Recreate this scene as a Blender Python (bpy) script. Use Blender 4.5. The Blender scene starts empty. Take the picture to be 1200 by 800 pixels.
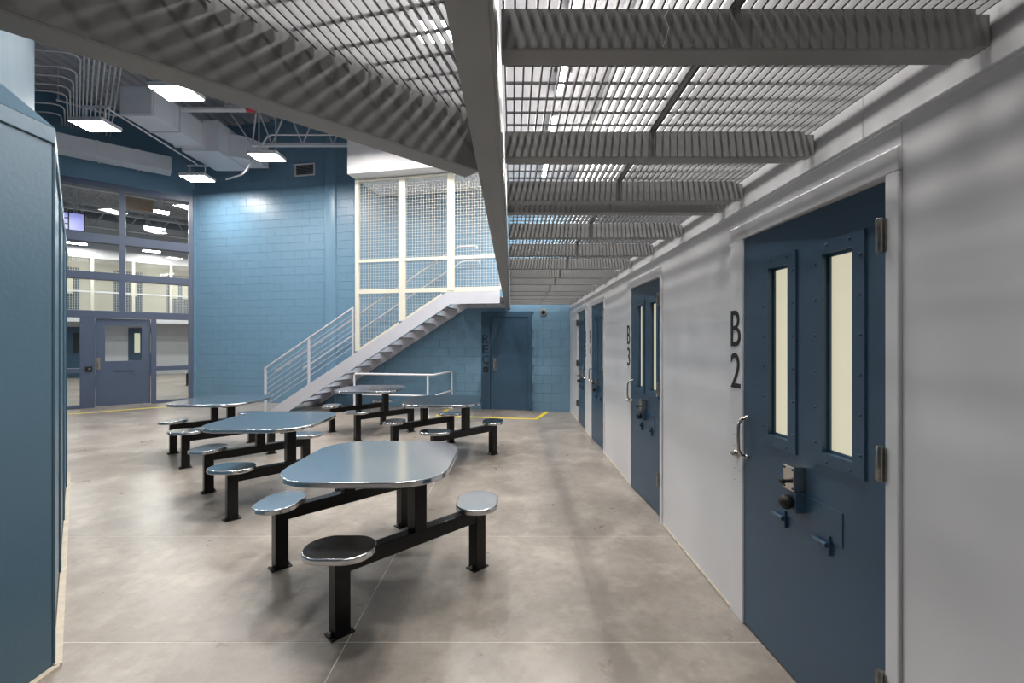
import bpy, bmesh, math, random
from mathutils import Matrix, Vector
random.seed(7)
PI = math.pi
sc = bpy.context.scene
COL = sc.collection
# ------------------------------------------------------------------ camera, world, exposure
CAM_H = 1.565
cam_d = bpy.data.cameras.new('camera')
cam_d.sensor_width = 36.0
cam_d.lens = 36.0 * 510.0 / 1200.0
cam_d.clip_start = 0.02
cam = bpy.data.objects.new('camera', cam_d)
COL.objects.link(cam)
cam.location = (0, 0, CAM_H)
cam.rotation_euler = (PI / 2, 0, 0)
sc.camera = cam
world = bpy.data.worlds.new('world')
sc.world = world
world.use_nodes = True
world.node_tree.nodes['Background'].inputs[0].default_value = (0.5, 0.55, 0.6, 1)
world.node_tree.nodes['Background'].inputs[1].default_value = 0.3
sc.view_settings.view_transform = 'Standard'
sc.view_settings.look = 'None'
sc.view_settings.gamma = 1.0
sc.view_settings.use_curve_mapping = False
sc.view_settings.exposure = 0.85
LAMP = 60.0          # strength of the panel lamps
CELL_GLOW = 0.38     # lit cell windows

# ------------------------------------------------------------------ materials
def lin(r, g, b):
    f = lambda c: (c / 255 / 12.92) if c / 255 <= 0.04045 else ((c / 255 + 0.055) / 1.055) ** 2.4
    return (f(r), f(g), f(b), 1)

def mat(name, col, rough=0.5, metal=0.0, var=0.06, scale=6.0, bump=0.0, bscale=60.0, spec=0.5, coat=0.0):
    m = bpy.data.materials.new(name)
    m.use_nodes = True
    nt = m.node_tree
    b = nt.nodes['Principled BSDF']
    b.inputs['Roughness'].default_value = rough
    b.inputs['Metallic'].default_value = metal
    b.inputs['Specular IOR Level'].default_value = spec
    b.inputs['Coat Weight'].default_value = coat
    tc = nt.nodes.new('ShaderNodeTexCoord')
    nz = nt.nodes.new('ShaderNodeTexNoise')
    nz.inputs['Scale'].default_value = scale
    nz.inputs['Detail'].default_value = 4
    nt.links.new(tc.outputs['Object'], nz.inputs['Vector'])
    rp = nt.nodes.new('ShaderNodeValToRGB')
    rp.color_ramp.elements[0].position = 0.3
    rp.color_ramp.elements[1].position = 0.7
    rp.color_ramp.elements[0].color = tuple(max(0, c * (1 - var)) for c in col[:3]) + (1,)
    rp.color_ramp.elements[1].color = tuple(min(1, c * (1 + var)) for c in col[:3]) + (1,)
    nt.links.new(nz.outputs['Fac'], rp.inputs['Fac'])
    nt.links.new(rp.outputs['Color'], b.inputs['Base Color'])
    if bump > 0:
        n2 = nt.nodes.new('ShaderNodeTexNoise')
        n2.inputs['Scale'].default_value = bscale
        n2.inputs['Detail'].default_value = 3
        nt.links.new(tc.outputs['Object'], n2.inputs['Vector'])
        bp = nt.nodes.new('ShaderNodeBump')
        bp.inputs['Strength'].default_value = bump
        bp.inputs['Distance'].default_value = 0.01
        nt.links.new(n2.outputs['Fac'], bp.inputs['Height'])
        nt.links.new(bp.outputs['Normal'], b.inputs['Normal'])
    return m

def emat(name, col, strength, base=None):
    m = bpy.data.materials.new(name)
    m.use_nodes = True
    b = m.node_tree.nodes['Principled BSDF']
    b.inputs['Base Color'].default_value = base or col
    b.inputs['Emission Color'].default_value = col
    b.inputs['Emission Strength'].default_value = strength
    b.inputs['Roughness'].default_value = 0.3
    return m

M = {}
M['blue'] = mat('blue_wall_paint', lin(104, 138, 162), 0.33, var=0.03, scale=1.2, bump=0.2, bscale=90)
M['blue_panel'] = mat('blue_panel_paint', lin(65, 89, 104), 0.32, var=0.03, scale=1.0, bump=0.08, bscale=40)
M['door'] = mat('dark_blue_door_paint', lin(54, 80, 102), 0.36, var=0.05, scale=2.0, bump=0.05, bscale=120)
M['slate'] = mat('slate_blue_frame_paint', lin(68, 80, 102), 0.4, var=0.04, scale=2.0)
M['grey_wall'] = mat('light_grey_wall_paint', lin(216, 216, 219), 0.3, var=0.03, scale=1.5, bump=0.06, bscale=14)
M['steel'] = mat('grey_steel_paint', lin(132, 132, 132), 0.42, var=0.05, scale=4)
M['galv'] = mat('galvanised_bar_steel', lin(100, 100, 102), 0.45, metal=0.35, var=0.12, scale=20)
M['white'] = mat('white_paint', lin(200, 200, 204), 0.45, var=0.03, scale=3)
M['stair'] = mat('pale_grey_stair_paint', lin(180, 181, 189), 0.4, var=0.03, scale=3)
M['cream'] = mat('cream_screen_paint', lin(206, 202, 187), 0.45, var=0.03, scale=3)
M['black'] = mat('black_gloss_steel', lin(6, 6, 7), 0.3, var=0.1, scale=8, spec=0.35)
M['blackmat'] = mat('black_plastic', lin(14, 14, 16), 0.5, var=0.1, scale=8)
M['letter'] = mat('black_vinyl_lettering', lin(9, 10, 12), 0.6, var=0.02)
M['chrome'] = mat('brushed_hardware_metal', lin(196, 190, 182), 0.25, metal=1.0, var=0.06, scale=30)
M['nickel'] = mat('worn_nickel', lin(158, 155, 150), 0.35, metal=1.0, var=0.15, scale=40)
M['yellow'] = mat('yellow_floor_paint', lin(235, 212, 30), 0.5, var=0.06, scale=30)
M['deck'] = mat('roof_deck_paint', lin(172, 172, 178), 0.6, var=0.05, scale=3)
M['duct'] = mat('white_duct_paint', lin(205, 208, 216), 0.5, var=0.03, scale=3)
M['ceil'] = mat('soffit_paint', lin(214, 212, 214), 0.6, var=0.02, scale=3)
M['seal'] = mat('pale_joint_sealant', lin(214, 209, 200), 0.6, var=0.08, scale=12)
M['bead'] = mat('beige_floor_sealant', lin(178, 168, 152), 0.6, var=0.12, scale=14)
M['dark'] = mat('dark_void', lin(40, 42, 46), 0.8)
M['blue_high'] = mat('blue_upper_wall_paint', lin(72, 97, 113), 0.6, var=0.05, scale=2.0, bump=0.5, bscale=9, spec=0.08)
M['lamp'] = emat('panel_lamp_glow', (1.0, 0.965, 0.92, 1), LAMP)
M['lamp_soffit'] = emat('soffit_lamp_glow', (1.0, 0.965, 0.92, 1), LAMP * 1.8)
for k_ in ('lamp', 'lamp_soffit'):
    M[k_].cycles.emission_sampling = 'FRONT'
M['cell'] = emat('lit_cell_window', lin(236, 230, 200), CELL_GLOW, lin(130, 127, 112))
M['red'] = mat('red_label_paint', lin(180, 60, 70), 0.5)
M['tan'] = mat('tan_baffle_panel', lin(214, 176, 150), 0.6)
M['violet'] = emat('violet_screen_glow', lin(150, 150, 215), 0.45)

def make_stainless():
    m = mat('brushed_stainless_steel', lin(205, 207, 210), 0.2, metal=1.0, var=0.04, scale=3)
    nt = m.node_tree
    b = nt.nodes['Principled BSDF']
    tc = nt.nodes.new('ShaderNodeTexCoord')
    mp = nt.nodes.new('ShaderNodeMapping')
    mp.inputs['Scale'].default_value = (3, 260, 260)
    nz = nt.nodes.new('ShaderNodeTexNoise')
    nz.inputs['Scale'].default_value = 2
    nz.inputs['Detail'].default_value = 3
    nt.links.new(tc.outputs['Object'], mp.inputs['Vector'])
    nt.links.new(mp.outputs['Vector'], nz.inputs['Vector'])
    mr = nt.nodes.new('ShaderNodeMapRange')
    mr.inputs['To Min'].default_value = 0.1
    mr.inputs['To Max'].default_value = 0.22
    nt.links.new(nz.outputs['Fac'], mr.inputs['Value'])
    nt.links.new(mr.outputs['Result'], b.inputs['Roughness'])
    return m
M['stainless'] = make_stainless()

def make_concrete():
    m = bpy.data.materials.new('polished_concrete')
    m.use_nodes = True
    nt = m.node_tree
    b = nt.nodes['Principled BSDF']
    tc = nt.nodes.new('ShaderNodeTexCoord')
    def noise(scale, detail, rough=0.6, dist=0.0):
        n = nt.nodes.new('ShaderNodeTexNoise')
        n.inputs['Scale'].default_value = scale
        n.inputs['Detail'].default_value = detail
        n.inputs['Roughness'].default_value = rough
        n.inputs['Distortion'].default_value = dist
        nt.links.new(tc.outputs['Object'], n.inputs['Vector'])
        return n
    big, mid, fine = noise(0.9, 6, 0.6, 0.3), noise(3.6, 7, 0.6, 0.15), noise(55, 3, 0.6)
    def mix(a, bsock, fac, kind='MIX'):
        x = nt.nodes.new('ShaderNodeMix')
        x.data_type = 'RGBA'
        x.blend_type = kind
        if isinstance(fac, float): x.inputs[0].default_value = fac
        else: nt.links.new(fac, x.inputs[0])
        for i, s in ((6, a), (7, bsock)):
            if isinstance(s, tuple): x.inputs[i].default_value = s
            else: nt.links.new(s, x.inputs[i])
        return x.outputs[2]
    def ramp(sock, p0, p1):
        r = nt.nodes.new('ShaderNodeMapRange')
        r.inputs['From Min'].default_value = p0
        r.inputs['From Max'].default_value = p1
        nt.links.new(sock, r.inputs['Value'])
        return r.outputs['Result']
    c1 = mix(lin(122, 114, 106), lin(160, 152, 144), ramp(big.outputs['Fac'], 0.32, 0.68))
    c2 = mix(c1, lin(184, 175, 164), ramp(mid.outputs['Fac'], 0.5, 0.95))
    c3 = mix(c2, lin(206, 194, 178), ramp(fine.outputs['Fac'], 0.62, 1.1))
    grain = noise(14, 5, 0.7)
    c3 = mix(c3, lin(104, 94, 84), ramp(grain.outputs['Fac'], 0.45, 1.2))
    nt.links.new(c3, b.inputs['Base Color'])
    rr = nt.nodes.new('ShaderNodeMapRange')
    rr.inputs['To Min'].default_value = 0.2
    rr.inputs['To Max'].default_value = 0.42
    nt.links.new(mid.outputs['Fac'], rr.inputs['Value'])
    nt.links.new(rr.outputs['Result'], b.inputs['Roughness'])
    bp = nt.nodes.new('ShaderNodeBump')
    bp.inputs['Strength'].default_value = 0.05
    bp.inputs['Distance'].default_value = 0.01
    nt.links.new(mid.outputs['Fac'], bp.inputs['Height'])
    nt.links.new(bp.outputs['Normal'], b.inputs['Normal'])
    return m
M['concrete'] = make_concrete()

def make_glass():
    m = bpy.data.materials.new('window_glass')
    m.use_nodes = True
    nt = m.node_tree
    nt.nodes.clear()
    out = nt.nodes.new('ShaderNodeOutputMaterial')
    tr = nt.nodes.new('ShaderNodeBsdfTransparent')
    tr.inputs[0].default_value = (0.93, 0.96, 0.96, 1)
    gl = nt.nodes.new('ShaderNodeBsdfGlossy')
    gl.inputs['Roughness'].default_value = 0.02
    fr = nt.nodes.new('ShaderNodeFresnel')
    fr.inputs['IOR'].default_value = 1.5
    mx = nt.nodes.new('ShaderNodeMixShader')
    nt.links.new(fr.outputs[0], mx.inputs[0])
    nt.links.new(tr.outputs[0], mx.inputs[1])
    nt.links.new(gl.outputs[0], mx.inputs[2])
    nt.links.new(mx.outputs[0], out.inputs[0])
    return m
M['glass'] = make_glass()

# ------------------------------------------------------------------ mesh helpers
class MB:
    def __init__(self, T=None):
        self.v, self.f, self.T = [], [], T
    def add(self, vs, fs, T=None):
        o = len(self.v)
        for p in vs:
            p = Vector(p)
            if T is not None: p = T @ p
            if self.T is not None: p = self.T @ p
            self.v.append(p)
        self.f += [tuple(i + o for i in f) for f in fs]
        return self
    def box(self, x0, x1, y0, y1, z0, z1, T=None):
        x0, x1 = min(x0, x1), max(x0, x1); y0, y1 = min(y0, y1), max(y0, y1); z0, z1 = min(z0, z1), max(z0, z1)
        vs = [(x0, y0, z0), (x1, y0, z0), (x1, y1, z0), (x0, y1, z0), (x0, y0, z1), (x1, y0, z1), (x1, y1, z1), (x0, y1, z1)]
        return self.add(vs, [(3, 2, 1, 0), (4, 5, 6, 7), (0, 1, 5, 4), (1, 2, 6, 5), (2, 3, 7, 6), (3, 0, 4, 7)], T)
    def prism(self, poly, z0, z1, T=None):
        a = sum(poly[i][0] * poly[(i + 1) % len(poly)][1] - poly[(i + 1) % len(poly)][0] * poly[i][1] for i in range(len(poly)))
        if a < 0: poly = poly[::-1]
        n = len(poly)
        vs = [(x, y, z0) for x, y in poly] + [(x, y, z1) for x, y in poly]
        fs = [tuple(range(n))[::-1], tuple(range(n, 2 * n))] + [(i, (i + 1) % n, n + (i + 1) % n, n + i) for i in range(n)]
        return self.add(vs, fs, T)
    def tube(self, pts, r, seg=8, T=None):
        pts = [Vector(p) for p in pts]
        rings, prev = [], None
        for i, p in enumerate(pts):
            a = pts[max(i - 1, 0)]; b = pts[min(i + 1, len(pts) - 1)]
            t = (b - a).normalized()
            if prev is None:
                up = Vector((0, 0, 1)) if abs(t.z) < 0.9 else Vector((1, 0, 0))
                x = t.cross(up).normalized()
            else:
                x = (prev - t * prev.dot(t)).normalized()
            prev = x
            y = t.cross(x)
            k = 1.0
            if 0 < i < len(pts) - 1:
                c = (p - a).normalized().dot((b - p).normalized())
                k = 1 / max(0.5, math.sqrt(max(0.05, (1 + c) / 2)))
            rings.append([p + (x * math.cos(q) + y * math.sin(q)) * r * (k if 0 < i < len(pts) - 1 else 1) for q in [2 * PI * j / seg for j in range(seg)]])
        vs = [v for ring in rings for v in ring]
        fs = []
        for i in range(len(rings) - 1):
            for j in range(seg):
                fs.append((i * seg + j, (i + 1) * seg + j, (i + 1) * seg + (j + 1) % seg, i * seg + (j + 1) % seg)[::-1])
        fs.append(tuple(range(seg))[::1]); fs.append(tuple(range((len(rings) - 1) * seg, len(rings) * seg))[::-1])
        return self.add(vs, [f[::-1] for f in fs], T)
    def bar(self, p0, p1, w, d, T=None):
        p0, p1 = Vector(p0), Vector(p1)
        t = (p1 - p0).normalized()
        up = Vector((0, 0, 1)) if abs(t.z) < 0.95 else Vector((0, 1, 0))
        x = t.cross(up).normalized() * w / 2
        y = x.cross(t).normalized() * d / 2
        vs = [p0 - x - y, p0 + x - y, p0 + x + y, p0 - x + y, p1 - x - y, p1 + x - y, p1 + x + y, p1 - x + y]
        return self.add(vs, [(0, 1, 2, 3), (7, 6, 5, 4), (0, 4, 5, 1), (1, 5, 6, 2), (2, 6, 7, 3), (3, 7, 4, 0)], T)
    def lathe(self, prof, seg=16, T=None):
        vs = [(r * math.cos(2 * PI * j / seg), r * math.sin(2 * PI * j / seg), z) for r, z in prof for j in range(seg)]
        fs = []
        for i in range(len(prof) - 1):
            for j in range(seg):
                fs.append((i * seg + j, i * seg + (j + 1) % seg, (i + 1) * seg + (j + 1) % seg, (i + 1) * seg + j))
        fs.append(tuple(range(seg))[::-1]); fs.append(tuple(range((len(prof) - 1) * seg, len(prof) * seg)))
        return self.add(vs, fs, T)
    def mesh(self, name, m=None):
        me = bpy.data.meshes.new(name)
        me.from_pydata([tuple(v) for v in self.v], [], self.f)
        if m is not None: me.materials.append(M[m] if isinstance(m, str) else m)
        return me
    def build(self, name, m, parent=None, bevel=0.0, smooth=False, seg=2):
        me = self.mesh(name, m)
        bm = bmesh.new(); bm.from_mesh(me)
        bmesh.ops.recalc_face_normals(bm, faces=bm.faces)
        bm.to_mesh(me); bm.free()
        if smooth:
            for p in me.polygons: p.use_smooth = True
            try: me.set_sharp_from_angle(angle=math.radians(40))
            except Exception: pass
        return link(name, me, parent, bevel, seg)

def link(name, me, parent=None, bevel=0.0, seg=2):
    o = bpy.data.objects.new(name, me)
    COL.objects.link(o)
    if parent is not None: o.parent = parent
    if bevel > 0:
        b = o.modifiers.new('bevel', 'BEVEL')
        b.width = bevel; b.segments = seg; b.limit_method = 'ANGLE'; b.angle_limit = math.radians(35)
        b.harden_normals = False
    return o

def tag(o, label, cat, group=None, kind=None):
    o['label'] = label; o['category'] = cat
    if group: o['group'] = group
    if kind: o['kind'] = kind
    return o

def empty(name, loc=(0, 0, 0), rz=0.0):
    o = bpy.data.objects.new(name, None)
    COL.objects.link(o)
    o.location = loc; o.rotation_euler = (0, 0, rz)
    o.empty_display_size = 0.1
    return o

def dup(o, parent=None, loc=None, rz=None):
    c = o.copy(); COL.objects.link(c); c.parent = parent
    if loc is not None: c.location = loc
    if rz is not None: c.rotation_euler = (0, 0, rz)
    for ch in [x for x in bpy.data.objects if x.parent == o]:
        dup(ch, c)
    return c

def rrect(w, d, r, n=8, cx=0, cy=0):
    pts = []
    for sx, sy, a0 in ((1, 1, 0), (-1, 1, PI / 2), (-1, -1, PI), (1, -1, 1.5 * PI)):
        for i in range(n + 1):
            a = a0 + PI / 2 * i / n
            pts.append((cx + sx * (w / 2 - r) + r * math.cos(a), cy + sy * (d / 2 - r) + r * math.sin(a)))
    return pts

def text_mesh(txt, size, thick=0.002):
    cu = bpy.data.curves.new('lettering', 'FONT')
    cu.body = txt; cu.size = size; cu.extrude = thick; cu.align_x = 'CENTER'; cu.align_y = 'CENTER'
    cu.resolution_u = 6
    o = bpy.data.objects.new('lettering', cu)
    COL.objects.link(o)
    bpy.context.view_layer.update()
    me = bpy.data.meshes.new_from_object(o.evaluated_get(bpy.context.evaluated_depsgraph_get()))
    bpy.data.objects.remove(o)
    return me

def glyph(name, txt, w, h, m, parent, x, y, z, rot):
    """flat letter fitted into w x h, standing in the plane given by rot, centred on x, y, z"""
    me = text_mesh(txt, 1.0, 0.004)
    xs = [v.co.x for v in me.vertices]; ys = [v.co.y for v in me.vertices]
    x0, x1, y0, y1 = min(xs), max(xs), min(ys), max(ys)
    for v in me.vertices:
        v.co.x = ((v.co.x - x0) / (x1 - x0) - 0.5) * w
        v.co.y = ((v.co.y - y0) / (y1 - y0) - 0.5) * h
        v.co.z *= 0.4
    me.materials.clear(); me.materials.append(M[m])
    o = link(name, me, parent)
    o.location = (x, y, z); o.rotation_euler = rot
    return o

# ------------------------------------------------------------------ reference frames
XW = 1.29                                   # right wall plane
A = math.radians(11.0)
O_B = Vector((1.29, 9.69, 0))               # corner of right wall and back wall
RZ_B = PI - A                               # back wall frame: u to the left, v into the room
T_B = Matrix.Translation(O_B) @ Matrix.Rotation(RZ_B, 4, 'Z')
O_W = Vector((-8.46, 11.57, 0))             # corner of back wall and window wall
AW = math.atan2(0.65, 0.76)
RZ_W = PI + AW
T_W = Matrix.Translation(O_W) @ Matrix.Rotation(RZ_W, 4, 'Z')
CEIL = 7.2
def B(u, v, z=0): return T_B @ Vector((u, v, z))
def W(w, v, z=0): return T_W @ Vector((w, v, z))

# ------------------------------------------------------------------ floor
def build_floor():
    base = MB().box(-26, 6, -5, 30, -0.3, -0.0012).build('floor', 'seal')
    tag(base, 'polished grey brown concrete floor with pale saw cut joints', 'floor', kind='structure')
    xs = [-25.9, -17.0, -9.4, -5.1, -0.86, 5.9]
    ys = [-4.9, -0.4, 2.267, 3.5, 5.5, 8.35, 12.5, 20.0, 29.9]
    g = 0.003
    for i in range(len(xs) - 1):
        for j in range(len(ys) - 1):
            MB().box(xs[i] + g, xs[i + 1] - g, ys[j] + g, ys[j + 1] - g, -0.2, 0).build('slab', 'concrete', base)
build_floor()

# ------------------------------------------------------------------ ceiling deck
def build_ceiling():
    mb = MB()
    x, pts = -26.0, []
    while x < 6:
        pts += [(x, 0), (x + 0.09, 0), (x + 0.12, 0.07), (x + 0.21, 0.07), (x + 0.24, 0)]
        x += 0.24
    n = len(pts)
    vs = [(p[0], -5, CEIL + p[1]) for p in pts] + [(p[0], 30, CEIL + p[1]) for p in pts]
    vs += [(-26, -5, CEIL + 0.2), (x, -5, CEIL + 0.2), (-26, 30, CEIL + 0.2), (x, 30, CEIL + 0.2)]
    fs = [(i, i + 1, n + i + 1, n + i) for i in range(n - 1)] + [(2 * n, 2 * n + 2, 2 * n + 3, 2 * n + 1)]
    mb.add(vs, fs)
    o = mb.build('ceiling', 'deck')
    tag(o, 'ribbed grey white metal roof deck high above the tables', 'ceiling', kind='structure')
build_ceiling()

# ------------------------------------------------------------------ right wall with four cell doors
DW, DH = 0.915, 2.13
DOORS = [(1.495, False), (3.775, False), (6.10, False), (7.615, True)]     # y of the near edge, hinges at the far side
SIDE_N, SIDE_F, TOP = 0.055, 0.14, 0.085
def frame_span(y, mirror):
    return (y - (SIDE_F if mirror else SIDE_N), y + DW + (SIDE_N if mirror else SIDE_F))
def build_wall_right():
    w = MB().box(XW + 0.12, XW + 0.3, -5, 9.95, 0, CEIL).build('wall_right', 'grey_wall')
    tag(w, 'light grey painted steel wall with the row of cell doors', 'wall', kind='structure')
    g = 0.002
    spans = [frame_span(*d) for d in DOORS]
    edges, y = [], -5.0
    for a, b in spans:
        edges.append((y, a)); y = b
    edges.append((y, 9.9))
    for a, b in edges:
        MB().box(XW, XW + 0.12, a + g, b - g, 0, 2.298).build('wall_panel', 'grey_wall', w)
    for (a, b) in spans:
        MB().box(XW, XW + 0.12, a + g, b - g, DH + TOP + g, 2.298).build('header_panel', 'grey_wall', w)
    for a, b in ((-5.0, 1.6), (1.6, 4.9), (4.9, 9.9)):
        MB().box(XW, XW + 0.12, a + g, b - g, 2.302, CEIL).build('upper_panel', 'grey_wall', w)
    MB().box(XW - 0.006, XW, -5, 9.85, 2.293, 2.307).build('seam_strip', 'grey_wall', w)
    # pale sealant bead along the floor
    spans2 = [-5.0] + [v for s in spans for v in s] + [9.75]
    for i in range(0, len(spans2), 2):
        MB().box(XW - 0.012, XW, spans2[i], spans2[i + 1], 0, 0.012).build('floor_bead', 'bead', w)
build_wall_right()

def build_cell_door(n, y0, mirror, label, sign):
    """local x runs along the wall away from the camera, local y points into the room"""
    root = empty('door_%d' % n, (XW, y0, 0), PI / 2)
    tag(root, label, 'door', kind='structure')
    X = (lambda s: s) if mirror else (lambda s: DW - s)       # s = distance from the lock edge
    def bx(s0, s1, y_0, y_1, z0, z1, name, m, parent, bevel=0.0):
        return MB().box(X(s0), X(s1), y_0, y_1, z0, z1).build(name, m, parent, bevel)
    # frame
    fr = MB()
    a, b = (-SIDE_F, DW + SIDE_N) if mirror else (-SIDE_N, DW + SIDE_F)
    fr.box(a, -0.003, -0.11, 0.012, 0, DH + 0.003).box(DW + 0.003, b, -0.11, 0.012, 0, DH + 0.003).box(a, b, -0.11, 0.012, DH + 0.003, DH + TOP)
    fro = fr.build('door_frame', 'grey_wall', root, 0.004)
    MB().box(-0.003, DW + 0.003, -0.115, -0.1, 0, DH + 0.003).build('frame_stop', 'dark', root)
    # leaf pivots slightly inwards at the hinge edge
    tilt = math.radians(2.4)
    leaf = empty('leaf_pivot', (0, 0, 0))
    bpy.data.objects.remove(leaf)
    if mirror:
        Tl = Matrix.Rotation(-tilt * 0.6, 4, 'Z')
    else:
        Tl = Matrix.Translation((DW, 0, 0)) @ Matrix.Rotation(tilt, 4, 'Z') @ Matrix.Translation((-DW, 0, 0))
    def pb(mb, name, m, parent, bevel=0.0, smooth=False):
        mb.v = [Tl @ v for v in mb.v]
        return mb.build(name, m, parent, bevel, smooth)
    y1 = 0.004
    wins = [(0.165, 0.42), (0.525, 0.79)]
    z0w, z1w = 1.045, 1.985
    inn = 0.055
    lf = MB()
    cuts = [0.0] + [v for s in wins for v in (s[0] + inn, s[1] - inn)] + [DW]
    for i in range(0, len(cuts), 2):
        lf.box(X(cuts[i]), X(cuts[i + 1]), -0.046, y1, 0.012, DH)
    for s in wins:
        lf.box(X(s[0] + inn), X(s[1] - inn), -0.046, y1, 0.012, z0w + inn)
        lf.box(X(s[0] + inn), X(s[1] - inn), -0.046, y1, z1w - inn, DH)
    lo = pb(lf, 'door_leaf', 'door', root)
    for s0, s1 in wins:
        wf = MB()
        yo = y1 + 0.008
        wf.box(X(s0), X(s0 + inn), y1, yo, z0w, z1w).box(X(s1 - inn), X(s1), y1, yo, z0w, z1w)
        wf.box(X(s0 + inn), X(s1 - inn), y1, yo, z0w, z0w + inn).box(X(s0 + inn), X(s1 - inn), y1, yo, z1w - inn, z1w)
        # inner stop
        i2 = inn + 0.012
        wf.box(X(s0 + inn), X(s0 + i2), -0.03, -0.014, z0w + inn, z1w - inn).box(X(s1 - i2), X(s1 - inn), -0.03, -0.014, z0w + inn, z1w - inn)
        wf.box(X(s0 + i2), X(s1 - i2), -0.03, -0.014, z0w + inn, z0w + i2).box(X(s0 + i2), X(s1 - i2), -0.03, -0.014, z1w - i2, z1w - inn)
        wo = pb(wf, 'window_frame', 'door', root)
        pb(MB().box(X(s0 + inn + 0.001), X(s1 - inn - 0.001), -0.03, -0.022, z0w + inn + 0.001, z1w - inn - 0.001), 'pane', 'cell', wo)
        spots = []
        for k in range(6):
            z = z0w + 0.09 + k * (z1w - z0w - 0.18) / 5
            spots += [(s0 + 0.018, z), (s1 - 0.018, z)]
        for q in (0.3, 0.75):
            spots += [(s0 + (s1 - s0) * q, z0w + 0.02), (s0 + (s1 - s0) * q, z1w - 0.02)]
        for ss, z in spots:
            T = Matrix.Translation((X(ss), yo, z)) @ Matrix.Rotation(-PI / 2, 4, 'X')
            pb(MB().lathe([(0.0065, 0), (0.0055, 0.003), (0.002, 0.005)], 8, T), 'bolt', 'door', wo, smooth=True)
    # hinges
    for z in (0.37, 1.145, 1.93):
        hs = MB()
        hs.lathe([(0.010, -0.06), (0.0125, -0.055), (0.0125, 0.055), (0.010, 0.06)], 12, Matrix.Translation((X(DW - 0.006), 0.022, z)))
        hs.box(X(DW - 0.013), X(DW + 0.002), -0.036, 0.022, z - 0.055, z + 0.055)
        hs.box(X(DW + 0.003), X(DW + 0.012), 0.012, 0.018, z - 0.055, z + 0.055)
        hs.build('hinge', 'nickel', root, smooth=True)
    # pull handle
    xs = 0.03
    pts = [(X(xs), y1 + 0.004, 0.935), (X(xs), y1 + 0.035, 0.945), (X(xs), y1 + 0.05, 0.975), (X(xs), y1 + 0.052, 1.04), (X(xs), y1 + 0.05, 1.11), (X(xs), y1 + 0.035, 1.14), (X(xs), y1 + 0.004, 1.15)]
    hd = pb(MB().tube(pts, 0.008, 10), 'pull_handle', 'chrome', root, smooth=True)
    for z in (0.935, 1.15):
        pb(MB().lathe([(0.014, 0), (0.014, 0.005), (0.009, 0.014)], 12, Matrix.Translation((X(xs), y1, z)) @ Matrix.Rotation(-PI / 2, 4, 'X')), 'handle_rose', 'chrome', hd, smooth=True)
    # lock case, thumb turn and black call knob
    lk = pb(MB().box(X(0.405), X(0.475), y1, y1 + 0.055, 0.895, 1.005), 'lock_case', 'chrome', root, 0.003)
    Ry = Matrix.Rotation(-PI / 2, 4, 'X')
    for ss, z in ((0.413, 0.992), (0.467, 0.992), (0.413, 0.908), (0.467, 0.908)):
        pb(MB().lathe([(0.006, 0), (0.004, 0.003)], 8, Matrix.Translation((X(ss), y1 + 0.055, z)) @ Ry), 'screw', 'blackmat', lk, smooth=True)
    pb(MB().lathe([(0.009, 0), (0.009, 0.02), (0.013, 0.022), (0.013, 0.034), (0.009, 0.038)], 12, Matrix.Translation((X(0.44), y1 + 0.055, 0.935)) @ Ry), 'lock_knob', 'blackmat', lk, smooth=True)
    kn = pb(MB().box(X(0.405), X(0.475), y1, y1 + 0.045, 0.80, 0.89), 'knob_housing', 'door', root, 0.003)
    pb(MB().lathe([(0.026, 0), (0.032, 0.014), (0.031, 0.03), (0.022, 0.043), (0.006, 0.048)], 16, Matrix.Translation((X(0.437), y1 + 0.045, 0.84)) @ Ry), 'black_knob', 'blackmat', kn, smooth=True)
    # pass-through hatch
    ht = pb(MB().box(X(0.246), X(0.683), y1, y1 + 0.004, 0.742, 0.883), 'hatch', 'door', root, 0.0015)
    for ss in (0.315, 0.585):
        br = MB().box(X(ss - 0.03), X(ss + 0.035), y1 + 0.004, y1 + 0.008, 0.70, 0.755)
        br.lathe([(0.011, -0.035), (0.011, 0.035)], 10, Matrix.Translation((X(ss), y1 + 0.018, 0.727)) @ Matrix.Rotation(PI / 2, 4, 'Y'))
        br.box(X(ss + 0.035), X(ss + 0.040), y1, y1 + 0.014, 0.685, 0.765)
        pb(br, 'hatch_hinge', 'door', ht, smooth=True)
    # plate of screws and round lens beside the lock edge
    wp = MB().lathe([(0.022, 0), (0.024, 0.006), (0.02, 0.016), (0.012, 0.022), (0.01, 0.034), (0.004, 0.036)], 16, Matrix.Translation((X(-0.06), 0.012, 0.93)) @ Ry)
    wp.build('wall_button', 'chrome', root, smooth=True)
    for i in range(6):
        for sgn in (-0.09, -0.035):
            z = 1.10 - 0.065 * i
            if sgn == -0.035 and i in (1, 3): continue
            MB().lathe([(0.004, 0), (0.003, 0.002)], 8, Matrix.Translation((X(sgn), 0.012, z)) @ Ry).build('screw', 'nickel', fro)
    # number
    sx = X(-0.075)
    nm = empty('cell_number', (XW, y0, 0), PI / 2)
    tag(nm, sign, 'lettering', 'black cell numbers')
    glyph('letter', 'B', 0.105, 0.205, 'letter', nm, sx, 0.0135, 1.64, (PI / 2, 0, PI))
    glyph('digit', str(n + 1), 0.105, 0.2, 'letter', nm, sx, 0.0135, 1.40, (PI / 2, 0, PI))

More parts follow.
